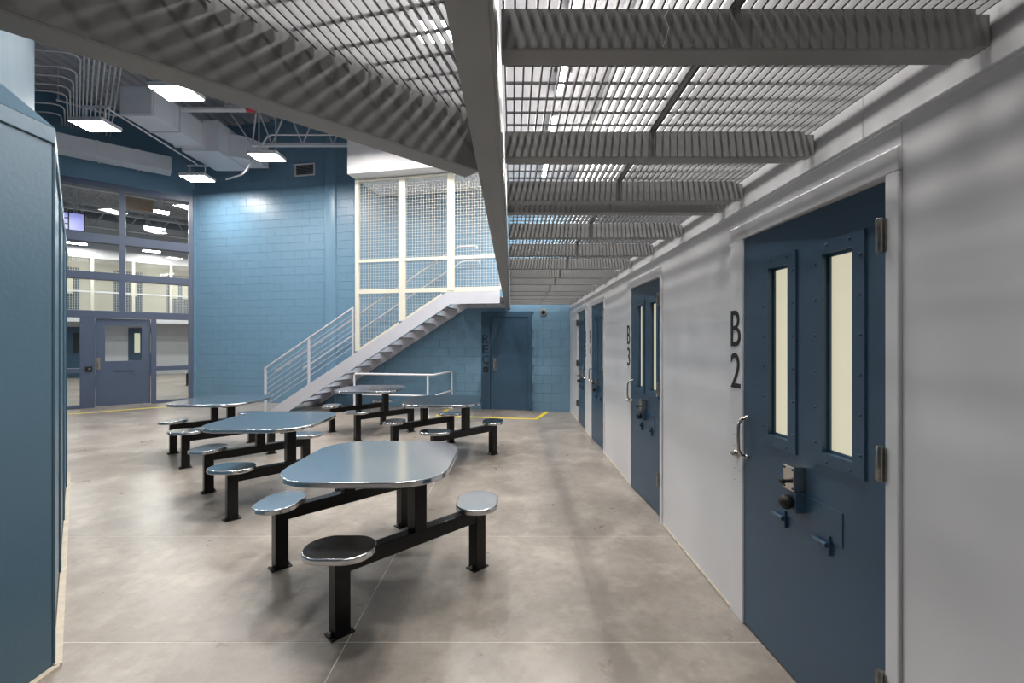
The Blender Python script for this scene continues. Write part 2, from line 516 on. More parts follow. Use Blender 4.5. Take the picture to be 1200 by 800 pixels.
DL = ['nearest dark blue cell door with two tall riveted windows, numbered B2',
      'second dark blue cell door from the camera, numbered B3',
      'third dark blue cell door along the grey wall, numbered B4',
      'farthest dark blue cell door beside the blue end wall, hinged on its far edge']
SL = ['black letter and digit B2 stacked beside the nearest cell door',
      'black letter and digit B3 stacked beside the second cell door',
      'black letter and digit B4 stacked beside the third cell door',
      'black letter and digit B5 stacked beside the farthest cell door']
for i, (y, mir) in enumerate(DOORS): build_cell_door(i + 1, y, mir, DL[i], SL[i])

# ------------------------------------------------------------------ back wall of painted blocks
REC = (0.86, 2.03, 2.247)          # u0, u1, top of the recreation door frame
SLOPE = 0.612
def stair_z(u): return 0.192 + (6.344 - u) * SLOPE
def build_wall_back():
    w = MB().box(-0.2, 10.0, -0.3, -0.03, 0, CEIL).build('wall_back', 'blue')
    w.location = O_B; w.rotation_euler = (0, 0, RZ_B)
    tag(w, 'tall pale blue painted block wall behind the stairs', 'wall', kind='structure')
    bw, bh, g = 0.406, 0.203, 0.002
    cells = []
    for r in range(int(CEIL / bh) + 1):
        u = -(bw / 2 if r % 2 else 0)
        while u < 9.93:
            a, b = max(u, 0), min(u + bw, 9.94)
            z0, z1 = r * bh, min((r + 1) * bh, CEIL)
            if b - a > 0.03 and z1 - z0 > 0.03:
                if z0 < REC[2] - 0.02 and b > REC[0] + 0.02 and a < REC[1] - 0.02:
                    if a < REC[0] - 0.05: cells.append((a, REC[0] + 0.01, z0, z1))
                    if b > REC[1] + 0.05: cells.append((REC[1] - 0.01, b, z0, z1))
                else: cells.append((a, b, z0, z1))
            u += bw
    def seen(c):
        a, b, z0, z1 = c
        if b < REC[0] + 0.05: return z0 < 2.4
        if z0 > 6.0: return False
        if 2.0 < a < 6.3 and z0 < 2.4 and z1 < stair_z(b) - 0.2: return True
        if a > 2.4 and z0 > max(stair_z(a), 0.3) + 0.05 and not (a < 4.5 and z0 > 4.6): return True
        return False
    vis = sorted([c for c in cells if seen(c)], key=lambda c: (c[0] + c[1]))[:300]
    vs = set(vis)
    cache = {}
    def block(mb, a, b, z0, z1, ox=0, oz=0):
        c = 0.0028
        x0, x1, q0, q1 = a + g / 2, b - g / 2, z0 + g / 2, z1 - g / 2
        v = [(x0, -0.03, q0), (x1, -0.03, q0), (x1, -0.03, q1), (x0, -0.03, q1),
             (x0, -c, q0), (x1, -c, q0), (x1, -c, q1), (x0, -c, q1),
             (x0 + c, 0, q0 + c), (x1 - c, 0, q0 + c), (x1 - c, 0, q1 - c), (x0 + c, 0, q1 - c)]
        f = [(0, 1, 5, 4), (1, 2, 6, 5), (2, 3, 7, 6), (3, 0, 4, 7), (4, 5, 9, 8), (5, 6, 10, 9), (6, 7, 11, 10), (7, 4, 8, 11), (8, 9, 10, 11)]
        mb.add(v, [q[::-1] for q in f])
    for a, b, z0, z1 in vis:
        key = (round(b - a, 4), round(z1 - z0, 4))
        if key not in cache:
            mb = MB(); block(mb, 0, key[0], 0, key[1])
            o = mb.build('block', 'blue', w); cache[key] = o.data
        else: o = link('block', cache[key], w)
        o.location = (a, random.uniform(-0.001, 0.001), z0)
    mb = MB()
    for c in cells:
        if c not in vs: block(mb, *c)
    o = mb.build('block_courses', 'blue', w); o['kind'] = 'stuff'
    # shallow pilaster with rounded edges
    MB().prism([(5.735, 0), (6.08, 0), (6.06, 0.03), (6.02, 0.045), (5.79, 0.045), (5.75, 0.03)], 0, 6.9).build('pilaster', 'blue', w, smooth=True)
    MB().prism([(9.87, 0), (9.94, 0), (9.94, 0.05), (9.87, 0.05)], 0, 5.6).build('corner_trim', 'blue', w, 0.004)
build_wall_back()

def build_rec_door():
    r = empty('door_5', O_B, RZ_B)
    tag(r, 'dark blue solid door marked REC in the end wall', 'door', kind='structure')
    u0, u1 = 0.951, 1.815
    f = MB().box(REC[0], u0 - 0.003, -0.03, 0.035, 0, 2.12).box(u1 + 0.003, REC[1], -0.03, 0.035, 0, 2.12).box(REC[0], REC[1], -0.03, 0.035, 2.12, REC[2])
    fo = f.build('door_frame', 'door', r, 0.004)
    lf = MB().box(u0, u1, -0.028, 0.012, 0.012, 2.117).build('door_leaf', 'door', r, 0.002)
    MB().box(u0, u1, -0.02, 0.04, 0, 0.012).build('threshold', 'chrome', r)
    MB().box(1.68, 1.75, 0.012, 0.018, 0.90, 1.175).build('pull_plate', 'chrome', lf, 0.002)
    MB().tube([(1.715, 0.02, 0.95), (1.715, 0.055, 0.97), (1.715, 0.055, 1.11), (1.715, 0.02, 1.13)], 0.009, 8).build('pull_handle', 'chrome', lf, smooth=True)
    for i, ch in enumerate('REC'):
        glyph('letter', ch, 0.15, 0.19, 'letter', fo, 1.925, 0.0365, 1.62 - 0.235 * i, (PI / 2, 0, PI))
    cb = MB().box(1.87, 1.975, 0.035, 0.06, 0.87, 0.985).build('call_box', 'blackmat', r, 0.004)
    MB().lathe([(0.022, 0), (0.018, 0.006)], 12, Matrix.Translation((1.915, 0.06, 0.93)) @ Matrix.Rotation(-PI / 2, 4, 'X')).build('call_button', 'chrome', cb, smooth=True)
    for z in (0.3, 1.06, 1.85):
        MB().lathe([(0.01, -0.055), (0.01, 0.055)], 10, Matrix.Translation((u0 - 0.001, 0.02, z))).build('hinge', 'door', r, smooth=True)
build_rec_door()

def build_wall_fixtures():
    # round camera housing above the recreation door
    r = empty('security_camera', B(0.59, 0.001, 2.22), RZ_B)
    tag(r, 'round grey camera housing with black lens on the blue end wall', 'camera')
    Ry = Matrix.Rotation(-PI / 2, 4, 'X')
    MB().lathe([(0.085, 0), (0.085, 0.02), (0.075, 0.035), (0.05, 0.04)], 24, Ry).build('housing', 'steel', r, smooth=True)
    MB().lathe([(0.052, 0.036), (0.045, 0.05), (0.025, 0.06), (0.005, 0.063)], 20, Ry).build('lens', 'blackmat', r, smooth=True)
    # louvred air grille
    g = empty('air_grille', B(6.62, 0.001, 5.88), RZ_B)
    tag(g, 'small grey louvred air grille high on the blue block wall', 'vent')
    fr = MB().box(-0.28, 0.28, 0, 0.025, -0.155, -0.125).box(-0.28, 0.28, 0, 0.025, 0.125, 0.155).box(-0.28, -0.25, 0, 0.025, -0.125, 0.125).box(0.25, 0.28, 0, 0.025, -0.125, 0.125)
    fr.build('frame', 'white', g)
    MB().box(-0.25, 0.25, 0, 0.004, -0.125, 0.125).build('backing', 'dark', g)
    for k in range(8):
        z = -0.11 + k * 0.031
        MB().add([(-0.25, 0.004, z), (0.25, 0.004, z), (0.25, 0.022, z - 0.012), (-0.25, 0.022, z - 0.012),
                  (-0.25, 0.004, z + 0.003), (0.25, 0.004, z + 0.003), (0.25, 0.022, z - 0.009), (-0.25, 0.022, z - 0.009)],
                 [(0, 1, 2, 3), (7, 6, 5, 4), (0, 4, 5, 1), (1, 5, 6, 2), (2, 6, 7, 3), (3, 7, 4, 0)]).build('slat', 'white', g)
build_wall_fixtures()

# ------------------------------------------------------------------ window wall with entry door
WTOP = 5.37
def build_window_wall():
    w = MB().box(-0.3, 7.0, -0.3, 0, WTOP, CEIL).build('wall_window', 'blue')
    w.location = O_W; w.rotation_euler = (0, 0, RZ_W)
    tag(w, 'dark blue wall band above the tall glazed screen', 'wall', kind='structure')
    MB().box(4.0, 7.0, -0.3, 0, 0, WTOP).build('side_pier', 'blue', w)
    MB().box(-0.3, 0.02, -0.3, -0.02, 0, WTOP).build('corner_pier', 'slate', w)
    f = empty('window_1', O_W, RZ_W)
    tag(f, 'tall slate blue framed glazed screen looking into the next unit', 'window', kind='structure')
    d0, d1 = -0.16, 0.05
    def m(name, a, b, z0, z1, y0=d0, y1=d1): return MB().box(a, b, y0, y1, z0, z1).build(name, 'slate', f, 0.004)
    # uprights
    m('mullion', 0.02, 0.11, 0, WTOP)
    m('mullion', 1.356, 1.472, 2.30, WTOP)
    m('mullion', 2.75, 2.86, 0, WTOP)
    m('mullion', 3.9, 4.0, 0, WTOP)
    m('mullion', 0.77, 0.875, 0, 2.13)
    m('mullion', 1.905, 2.155, 0, 2.13)
    rows = [(2.13, 2.30), (3.04, 3.215), (3.92, 4.13), (5.23, WTOP)]
    for a, b in ((0.11, 1.356), (1.472, 2.75), (2.86, 3.9)):
        for z0, z1 in rows:
            if z0 > 2.2: m('transom', a, b, z0, z1)
    m('transom', 0.11, 2.75, 2.13, 2.30); m('transom', 2.86, 3.9, 2.13, 2.30)
    for a, b in ((0.11, 0.77), (2.155, 2.75), (2.86, 3.9)):
        m('transom', a, b, 0.83, 0.94); m('transom', a, b, 0, 0.07)
    def pane(a, b, z0, z1): MB().box(a, b, -0.06, -0.05, z0, z1).build('pane', 'glass', f)
    for a, b in ((0.11, 1.356), (1.472, 2.75), (2.86, 3.9)):
        for z0, z1 in ((2.30, 3.04), (3.215, 3.92), (4.13, 5.23)): pane(a, b, z0, z1)
    for a, b in ((0.11, 0.77), (2.155, 2.75), (2.86, 3.9)):
        pane(a, b, 0.07, 0.83); pane(a, b, 0.94, 2.13)
    d = empty('door_6', O_W, RZ_W)
    tag(d, 'slate blue entry door with square window in the glazed screen', 'door', kind='structure')
    a, b = 0.885, 1.895
    lf = MB()
    wa, wb, z0, z1 = 1.055, 1.726, 1.09, 1.95
    lf.box(a, wa, -0.06, -0.012, 0.012, 2.12).box(wb, b, -0.06, -0.012, 0.012, 2.12).box(wa, wb, -0.06, -0.012, 0.012, z0).box(wa, wb, -0.06, -0.012, z1, 2.12)
    lo = lf.build('door_leaf', 'slate', d)
    MB().box(wa, wb, -0.04, -0.03, z0, z1).build('pane', 'glass', lo)
    # slot with raised lip
    sl = MB().box(1.2, 1.584, -0.012, 0.006, 0.85, 0.87).box(1.2, 1.225, -0.012, 0.006, 0.75, 0.85).build('slot_lip', 'door', lo)
    MB().box(1.8, 1.885, -0.012, 0.0, 0.89, 1.18).build('pull_plate', 'chrome', lo, 0.002)
    MB().tube([(1.84, 0.0, 0.94), (1.84, 0.04, 0.96), (1.84, 0.04, 1.1), (1.84, 0.0, 1.12)], 0.009, 8).build('pull_handle', 'chrome', lo, smooth=True)
    cb = MB().box(1.94, 2.06, 0.05, 0.075, 0.86, 0.98).build('call_box', 'blackmat', d, 0.004)
    MB().lathe([(0.025, 0), (0.02, 0.006)], 12, Matrix.Translation((1.99, 0.075, 0.92)) @ Matrix.Rotation(-PI / 2, 4, 'X')).build('call_button', 'chrome', cb, smooth=True)
build_window_wall()

# ------------------------------------------------------------------ left cell block, rear walls
def offset_left(d):
    """outline of the left block pushed back by d"""
    k = math.tan(math.radians(22.5))
    return [(-2.2 - d, -5.0), (-2.2 - d, 2.08 - d * k), (-5.24 - d * k, 5.12 - d * 1.0), (-14.0, 5.12 - d)]
def build_left():
    lo = offset_left(0.0)
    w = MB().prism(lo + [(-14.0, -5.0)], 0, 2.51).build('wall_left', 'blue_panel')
    tag(w, 'blue painted metal wall block at the left edge of the picture', 'wall', kind='structure')
    # cap: band, then chamfer
    o1, o2 = offset_left(-0.012), offset_left(0.16)
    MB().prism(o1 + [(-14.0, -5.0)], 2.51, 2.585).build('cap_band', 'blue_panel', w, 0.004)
    n = len(o1)
    vs = [(x, y, 2.585) for x, y in o1] + [(x, y, 2.755) for x, y in o2]
    fs = [(i, i + 1, n + i + 1, n + i) for i in range(n - 1)]
    vs += [(-14, -5, 2.585), (-14, -5, 2.755)]
    fs += [tuple(range(n, 2 * n)) + (2 * n + 1,)]
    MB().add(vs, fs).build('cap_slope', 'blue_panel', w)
    up = offset_left(0.25)
    MB().prism(up + [(-14.0, -5.0)], 2.75, CEIL).build('upper_wall', 'blue_high', w)
    # pale floor bead
    c = offset_left(-0.02)
    b = MB()
    for i in range(3):
        b.bar((c[i][0], c[i][1], 0.008), (c[i + 1][0], c[i + 1][1], 0.008), 0.03, 0.016)
    b.build('floor_bead', 'bead', w)
    # panel joints with bolts on the angled face
    e = Vector((-0.7071, 0.7071, 0)); nn = Vector((0.7071, 0.7071, 0))
    for s in (0.035, 1.2, 2.4, 3.6):
        p = Vector((-2.2, 2.08, 0)) + e * s
        T = Matrix.Translation(p) @ Matrix.Rotation(math.radians(135), 4, 'Z')
        MB(T).box(-0.03, 0.03, -0.012, 0.0, 0.02, 2.5).build('joint_strip', 'blue_panel', w, 0.003)
    r = MB().box(-14, 1.6, -5.2, -5.0, 0, CEIL).build('wall_rear', 'grey_wall')
    tag(r, 'light grey wall behind the camera', 'wall', kind='structure')
    q = MB().box(-14.2, -14.0, 4.0, 9.5, 0, CEIL).build('wall_far_left', 'blue')
    tag(q, 'blue wall closing the room at its far left', 'wall', kind='structure')
build_left()

# ------------------------------------------------------------------ soffit over the upper walkway
def build_soffit():
    m = MB().box(-0.2, XW, -5, 9.68, 5.06, CEIL)
    o = m.build('ceiling_soffit', 'ceil')
    tag(o, 'white soffit above the upper walkway along the cell wall', 'ceiling', kind='structure')
    m2 = MB(T_B).box(1.4, 4.523, 0.05, 1.5, 5.06, CEIL)
    b = m2.build('ceiling_bulkhead', 'ceil')
    tag(b, 'white boxed bulkhead over the wire mesh stair screen', 'ceiling', kind='structure')
build_soffit()

# ------------------------------------------------------------------ mezzanine walkway overhead
ZB, ZJ, ZG0, ZG1 = 2.255, 2.345, 2.453, 2.486
DD = math.radians(42.7)
dvec = Vector((math.cos(DD), math.sin(DD), 0)); dnor = Vector((-math.sin(DD), math.cos(DD), 0))
JOISTS = [-3.2, -2.5, -1.8, -1.1, -0.4, 0.35, 1.16, 1.84, 2.41, 2.63, 3.27, 3.95, 4.67, 5.34, 5.96, 6.79, 7.42, 7.95, 8.6, 9.15]
def build_walkway():
    root = empty('mezzanine_walkway', (0, 0, 0))
    tag(root, 'overhead grey steel walkway of joists and open bar grating along the cells', 'walkway')
    # straight edge channel (web on the cell side, toes to the open room)
    e = MB()
    def channel(mb, T, L, x0, x1, z0, z1, t=0.009):
        mb.box(0, L, x0, x0 + t, z0, z1, T)
        mb.box(0, L, x0 + t, x1, z0, z0 + t, T)
        mb.box(0, L, x0 + t, x1, z1 - t, z1, T)
    T = Matrix.Translation((-0.038, -4.95, 0)) @ Matrix.Rotation(PI / 2, 4, 'Z')
    channel(e, T, 14.5, 0, 0.1, ZB, 2.52)
    e.build('edge_beam', 'steel', root, 0.002)
    # diagonal edge channel
    P = dnor * 1.384
    s1 = (-0.13 - P.x) / dvec.x
    s0 = (-2.08 - P.x) / dvec.x
    T = Matrix.Translation(P + dvec * s0) @ Matrix.Rotation(DD, 4, 'Z')
    d = MB(); channel(d, T, s1 - s0, 0, 0.095, ZB, 2.52)
    d.build('diagonal_beam', 'steel', root, 0.002)
    # joists
    jm, shared = None, None
    for y in JOISTS:
        if shared is None:
            mb = MB()
            mb.box(-0.029, 1.238, 0, 0.007, ZJ, ZG0).box(-0.029, 1.238, 0.007, 0.07, ZJ, ZJ + 0.007).box(-0.029, 1.238, 0.007, 0.07, ZG0 - 0.007, ZG0)
            o = mb.build('joist', 'steel', root, 0.0015); shared = o.data
            cl = MB().box(1.238, XW - 0.008, 0.008, 0.06, ZJ + 0.012, ZG0 - 0.01).build('joist_bracket', 'steel', o)
            clm = cl.data
        else:
            o = link('joist', shared, root, 0.0015)
            link('joist_bracket', clm, o)
        o.location = (0, y, 0)
    # grating panels of the straight run
    pitch, t = 0.0302, 0.0055
    cuts = [-4.9, 0.4, 2.56, 5.0, 7.4, 9.62]
    strips = [(-0.025, 0.585), (0.605, 1.281)]
    for ya, yb_ in ((-4.9, 2.55), (2.57, 9.6)):
        MB().box(0.5875, 0.602, ya, yb_, ZG0 + 0.002, ZG1).build('seam_bar', 'steel', root)
    for j in range(len(cuts) - 1):
        y0, y1 = cuts[j] + 0.004, cuts[j + 1] - 0.004
        for (x0, x1) in strips:
            rods = MB()
            k = 0
            y = y0 + 0.04
            while y < y1 - 0.02:
                rods.box(x0, x1, y - 0.0035, y + 0.0035, ZG1 - 0.008, ZG1 - 0.001); y += 0.1
            rods.box(x0, x1, y0, y0 + 0.005, ZG0, ZG1 - 0.0005).box(x0, x1, y1 - 0.005, y1, ZG0, ZG1 - 0.0005)
            near = j in (1, 2)
            n = int((x1 - x0) / pitch) + 1
            if not near:
                for i in range(n): rods.box(x0 + i * pitch, x0 + i * pitch + t, y0, y1, ZG0, ZG1)
            pn = rods.build('grating_panel', 'galv', root)
            if near:
                bm_ = None
                for i in range(n):
                    if bm_ is None:
                        b = MB().box(0, t, y0, y1, ZG0, ZG1).build('bearing_bar', 'galv', pn); bm_ = b.data
                    else: b = link('bearing_bar', bm_, pn)
                    b.location = (x0 + i * pitch, 0, 0)
            else: pn['kind'] = 'stuff'
    # grating of the angled landing on the left
    ang = math.radians(13)
    bd = Vector((math.sin(ang), math.cos(ang))); bn = Vector((math.cos(ang), -math.sin(ang)))
    P0 = dnor * 1.375
    yd = lambda x: P0.y + (x - P0.x) * math.tan(DD)
    poly = [(-0.142, -4.9), (-0.142, yd(-0.142)), (-2.17, yd(-2.17)), (-2.17, -4.9)]
    def clip(o, d):
        lo, hi = -1e9, 1e9
        n = len(poly)
        for i in range(n):
            a, b = Vector(poly[i]), Vector(poly[(i + 1) % n])
            e_ = b - a; nin = Vector((-e_.y, e_.x))       # left normal = inside (counter clockwise)
            num = (o - a).dot(nin); den = d.dot(nin)
            if abs(den) < 1e-9:
                if num < 0: return None
                continue
            tt = -num / den
            if den > 0: lo = max(lo, tt)
            else: hi = min(hi, tt)
        return (lo, hi) if hi - lo > 0.05 else None
    rods = MB()
    cr = []
    k = -60
    for k in range(-60, 60):
        r = clip(bd * (k * 0.1), bn)
        if r: rods.bar((*(bd * (k * 0.1) + bn * r[0]), ZG1 - 0.005), (*(bd * (k * 0.1) + bn * r[1]), ZG1 - 0.005), 0.007, 0.007)
    pn = rods.build('grating_panel', 'galv', root)
    for k in range(-160, 80):
        r = clip(bn * (k * pitch), bd)
        if r:
            a, b = bn * (k * pitch) + bd * r[0], bn * (k * pitch) + bd * r[1]
            MB().bar((a.x, a.y, (ZG0 + ZG1) / 2), (b.x, b.y, (ZG0 + ZG1) / 2), t, ZG1 - ZG0).build('bearing_bar', 'galv', pn)
    # joists below the angled landing, behind the camera
    for s in (0.75, 1.5, 2.25):
        q = P - dnor * s
        sa = (-0.14 - q.x) / dvec.x; sb = (-2.08 - q.x) / dvec.x
        T = Matrix.Translation(q + dvec * sb) @ Matrix.Rotation(DD, 4, 'Z')
        MB().box(0, sa - sb, 0, 0.007, ZJ, ZG0, T).box(0, sa - sb, 0.007, 0.07, ZJ, ZJ + 0.007, T).build('joist', 'steel', root)
    # a bit of loose wire hanging at the first joist
    wv = [(0.43, 1.15, 2.49), (0.41, 1.15, 2.47), (0.415, 1.145, 2.44), (0.4, 1.145, 2.42), (0.412, 1.145, 2.39), (0.405, 1.145, 2.36), (0.398, 1.147, 2.342)]
    o = MB().tube(wv, 0.0012, 6).build('tie_wire', 'white', None, smooth=True)
    tag(o, 'thin pale tie wire dangling against the nearest overhead joist', 'wire')
build_walkway()

# ------------------------------------------------------------------ staircase
V0, V1 = 1.2, 0.06
def build_stairs():
    r = empty('staircase', O_B, RZ_B)
    tag(r, 'pale grey steel staircase with open risers climbing the blue wall', 'staircase')
    def profile():
        top, bot = [], []
        # side outline in (u, z)
        zt = lambda u: stair_z(u)
        ub = 2.47
        return [(6.63, 0.0), (6.34, 0.2), (ub, zt(ub) + 0.015), (1.33, 2.58), (1.33, 2.335), (2.37, 2.335), (6.17, 0.0)]
    def slab(v0, v1):
        p = profile(); n = len(p)
        vs = [(u, v0, z) for u, z in p] + [(u, v1, z) for u, z in p]
        return MB().add(vs, [tuple(range(n)), tuple(range(n, 2 * n))[::-1]] + [(i, (i + 1) % n, n + (i + 1) % n, n + i) for i in range(n)])
    slab(V0, V0 - 0.012).build('stringer', 'stair', r, 0.002)
    slab(V1 + 0.012, V1).build('stringer', 'stair', r, 0.002)
    n, rise = 14, 2.486 / 15
    run = rise / SLOPE
    tm = None
    for i in range(n):
        z = rise * (i + 1)
        u = 6.42 - run * i
        if tm is None:
            mb = MB()
            mb.box(-0.29, 0, V1 + 0.014, V0 - 0.014, -0.006, 0)
            mb.box(-0.006, 0, V1 + 0.014, V0 - 0.014, -0.045, -0.006)
            mb.box(-0.29, -0.284, V1 + 0.014, V0 - 0.014, -0.03, -0.006)
            o = mb.build('tread', 'stair', r); tm = o.data
        else: o = link('tread', tm, r)
        o.location = (u, 0, z)
    ld = MB().box(1.34, 2.60, V1 + 0.014, V0 - 0.014, 2.474, 2.486)
    ld.build('landing_plate', 'stair', r)
    for u in (1.5, 1.9, 2.3):
        MB().box(u, u + 0.05, V1 + 0.014, V0 - 0.014, 2.40, 2.474).build('landing_joist', 'stair', r)
    # open railing on the lower flight
    lz = lambda u: 0.95 + (6.759 - u) * SLOPE
    for u, zb in ((6.759, 0.0), (5.66, stair_z(5.66)), (4.59, stair_z(4.59))):
        MB().box(u - 0.022, u + 0.022, V0 - 0.05, V0 - 0.006, zb, lz(u) + 0.01).build('railing_post', 'stair', r, 0.004)
    MB().tube([(6.775, V0 - 0.028, lz(6.775) + 0.01), (4.58, V0 - 0.028, lz(4.58) + 0.01)], 0.024, 10).build('top_rail', 'stair', r, smooth=True)
    for k in range(1, 8):
        off = k * 0.118
        ua = 6.74 if 0.95 - off > 0.22 else 6.74 - (0.22 - (0.95 - off)) / SLOPE * 0.0
        MB().tube([(ua, V0 - 0.028, lz(ua) - off), (4.6, V0 - 0.028, lz(4.6) - off)], 0.008, 6).build('rail_rod', 'stair', r, smooth=True)
    # two round handrails
    hz = lambda u: 0.86 + (6.62 - u) * SLOPE
    def rail(v, m, u0, uk):
        pts = [(u0 + 0.06, v, hz(u0) - 0.06), (u0 + 0.06, v, hz(u0) - 0.01), (u0, v, hz(u0) + 0.005), (u0 - 0.05, v, hz(u0 - 0.05))]
        pts += [(uk, v, hz(uk)), (uk - 0.06, v, hz(uk) + 0.025), (uk - 0.14, v, hz(uk) + 0.03), (uk - 0.42, v, hz(uk) + 0.03), (uk - 0.45, v, hz(uk) + 0.02), (uk - 0.45, v, hz(uk) - 0.03)]
        return MB().tube(pts, 0.019, 10).build('handrail', m, r, smooth=True)
    h1 = rail(V0 - 0.12, 'stair', 6.5, 2.3)
    h2 = rail(0.13, 'stair', 6.5, 2.5)
    for u in (6.2, 5.4, 4.5, 3.6, 2.7):
        MB().tube([(u, 0.13, hz(u) - 0.02), (u, 0.12, hz(u) - 0.06), (u, 0.06, hz(u) - 0.07), (u, 0.002, hz(u) - 0.07)], 0.009, 6).build('handrail_bracket', 'stair', h2, smooth=True)
        MB().tube([(u, V0 - 0.12, hz(u) - 0.02), (u, V0 - 0.11, hz(u) - 0.06), (u, V0 - 0.04, hz(u) - 0.07)], 0.009, 6).build('handrail_bracket', 'stair', h1, smooth=True)
build_stairs()

def build_screen():
    r = empty('stair_screen', O_B, RZ_B)
    tag(r, 'tall cream framed wire mesh screen enclosing the upper stair', 'mesh screen')
    v0, v1 = V0 - 0.06, V0 + 0.0
    top = 5.04
    posts = [(4.446, 4.527), (3.376, 3.521), (2.297, 2.444), (1.2, 1.33)]
    foot = [stair_z(4.49), stair_z(3.45), 2.58, 2.58]
    for (a, b), z in zip(posts, foot):
        MB().box(a, b, v0, v1, z + 0.03, top).build('screen_post', 'cream', r, 0.003)
    bays = [(posts[i + 1][1], posts[i][0]) for i in range(3)]
    for i, (a, b) in enumerate(bays):
        for z0, z1 in ((top - 0.05, top), (3.26, 3.325), (2.59, 2.68)):
            MB().box(a, b, v0 + 0.004, v1 - 0.004, z0, z1).build('screen_rail', 'cream', r, 0.002)
    # sloping sill that follows the stringer
    def sill(a, b):
        vs = []
        for v in (v0, v1):
            vs += [(a, v, stair_z(a) + 0.004), (b, v, stair_z(b) + 0.004), (b, v, stair_z(b) + 0.055), (a, v, stair_z(a) + 0.055)]
        MB().add(vs, [(0, 1, 2, 3), (7, 6, 5, 4), (0, 4, 5, 1), (1, 5, 6, 2), (2, 6, 7, 3), (3, 7, 4, 0)]).build('sloping_sill', 'cream', r)
    sill(3.521, 4.446); sill(2.56, 3.376)
    MB().box(1.33, 2.56, v0, v1, 2.584, 2.60).build('sill', 'cream', r)
    vm = (v0 + v1) / 2
    p, wr = 0.062, 0.0021
    def mesh(a, b, z0, z1, cut):
        mb = MB()
        u = a + p / 2
        while u < b:
            zl = max(z0, stair_z(u) + 0.05) if cut else z0
            if z1 - zl > 0.02: mb.box(u - wr, u + wr, vm - wr, vm + wr, zl, z1)
            u += p
        z = z0 + p / 2
        while z < z1:
            ua, ub = a, b
            if cut: ua = max(a, 6.344 - (z - 0.05 - 0.192) / SLOPE)
            if ub - ua > 0.02: mb.box(ua, ub, vm + wr * 0.2, vm + wr * 2.2, z - wr, z + wr)
            z += p
        o = mb.build('wire_panel', 'cream', r); o['kind'] = 'stuff'
    for i, (a, b) in enumerate(bays):
        mesh(a, b, 3.325, top - 0.05, False)
        mesh(a, b, 2.68, 3.26, False)
        if i < 2: mesh(a, b, 1.35 if i == 0 else 2.0, 2.59, True)
build_screen()

def build_guard():
    r = empty('guard_rail', O_B, RZ_B)
    tag(r, 'low white pipe guard rail standing under the stair soffit', 'railing')
    v = 1.2
    a, b, zt, zl = 4.54, 2.74, 0.87, 0.43
    w = (2.62, 0.06)
    MB().tube([(a, v, 0), (a, v, zt - 0.03), (a - 0.03, v, zt), (b + 0.02, v, zt), (b, v - 0.02, zt), (b - 0.02, 0.10, zt)], 0.021, 10).build('top_rail', 'white', r, smooth=True)
    MB().tube([(a, v, zl), (b + 0.02, v, zl), (b, v - 0.02, zl), (b - 0.02, 0.10, zl)], 0.017, 10).build('lower_rail', 'white', r, smooth=True)
    for u, vv in ((2.87, v), (b - 0.02, 0.10)):
        MB().tube([(u, vv, 0), (u, vv, zt)], 0.021, 10).build('post', 'white', r, smooth=True)
    for u, vv in ((a, v), (2.87, v), (b - 0.02, 0.10)):
        MB().lathe([(0.05, 0.0), (0.05, 0.008)], 12, Matrix.Translation((u, vv, 0))).build('foot_plate', 'white', r)
build_guard()

# ------------------------------------------------------------------ tables with fixed seats
def build_table():
    t = empty('dayroom_table')
    hx = 0.684
    top = MB().prism(rrect(1.05, 1.06, 0.3, 10), 0.722, 0.757).build('tabletop', 'stainless', t, 0.007, True, 3)
    MB().prism(rrect(0.9, 0.9, 0.25, 8), 0.712, 0.722).build('underside_pan', 'blackmat', top)
    legs = [(0, -hx), (hx, 0), (0, hx), (-hx, 0)]
    tb = 0.085
    legm = seatm = None
    for i, (x, y) in enumerate(legs):
        ang = PI / 4
        T = Matrix.Translation((x, y, 0)) @ Matrix.Rotation(ang, 4, 'Z')
        lg = MB(T).box(-tb / 2, tb / 2, -tb / 2, tb / 2, 0.008, 0.418).build('leg', 'black', t, 0.004)
        bp = MB(T).box(-0.065, 0.065, -0.046, 0.046, 0, 0.008).build('base_plate', 'black', lg, 0.001)
        for sx in (-0.054, 0.054):
            MB(T @ Matrix.Translation((sx, 0, 0.008))).lathe([(0.011, 0), (0.011, 0.012), (0.006, 0.02)], 8).build('anchor_bolt', 'nickel', lg, smooth=True)
        w, d = (0.38, 0.285) if i % 2 == 0 else (0.285, 0.38)
        st = MB(Matrix.Translation((x, y, 0))).prism(rrect(w, d, 0.135, 8), 0.43, 0.465).build('seat', 'stainless', t, 0.008, True, 3)
        MB(T).box(-0.07, 0.07, -0.07, 0.07, 0.418, 0.43).build('seat_plate', 'black', st)
    for (a, b) in ((0, 1), (3, 2)):
        p, q = Vector((*legs[a], 0.372)), Vector((*legs[b], 0.372))
        e = (q - p).normalized()
        MB().bar(p + e * (tb / 2), q - e * (tb / 2), tb * 0.9, tb).build('beam', 'black', t, 0.004)
        m = (p + q) / 2
        T = Matrix.Translation((m.x, m.y, 0)) @ Matrix.Rotation(PI / 4, 4, 'Z')
        po = MB(T).box(-tb / 2, tb / 2, -tb / 2, tb / 2, 0.4145, 0.705).build('post', 'black', t, 0.004)
        MB(T).box(-0.1, 0.1, -0.06, 0.06, 0.705, 0.712).build('mounting_plate', 'black', po)
    return t
TABLES = [((-0.925, 3.02), 'nearest stainless steel table with four fixed oval seats on black frame'),
          ((-2.47, 4.52), 'striped-reflecting steel table standing left behind the nearest table'),
          ((-4.05, 6.08), 'steel table farthest left, nearest the glazed screen'),
          ((-0.95, 6.05), 'dark-topped steel table in front of the REC door'),
          ((-2.44, 7.55), 'smallest-looking steel table, farthest away at the foot of the stairs')]
t0 = build_table()
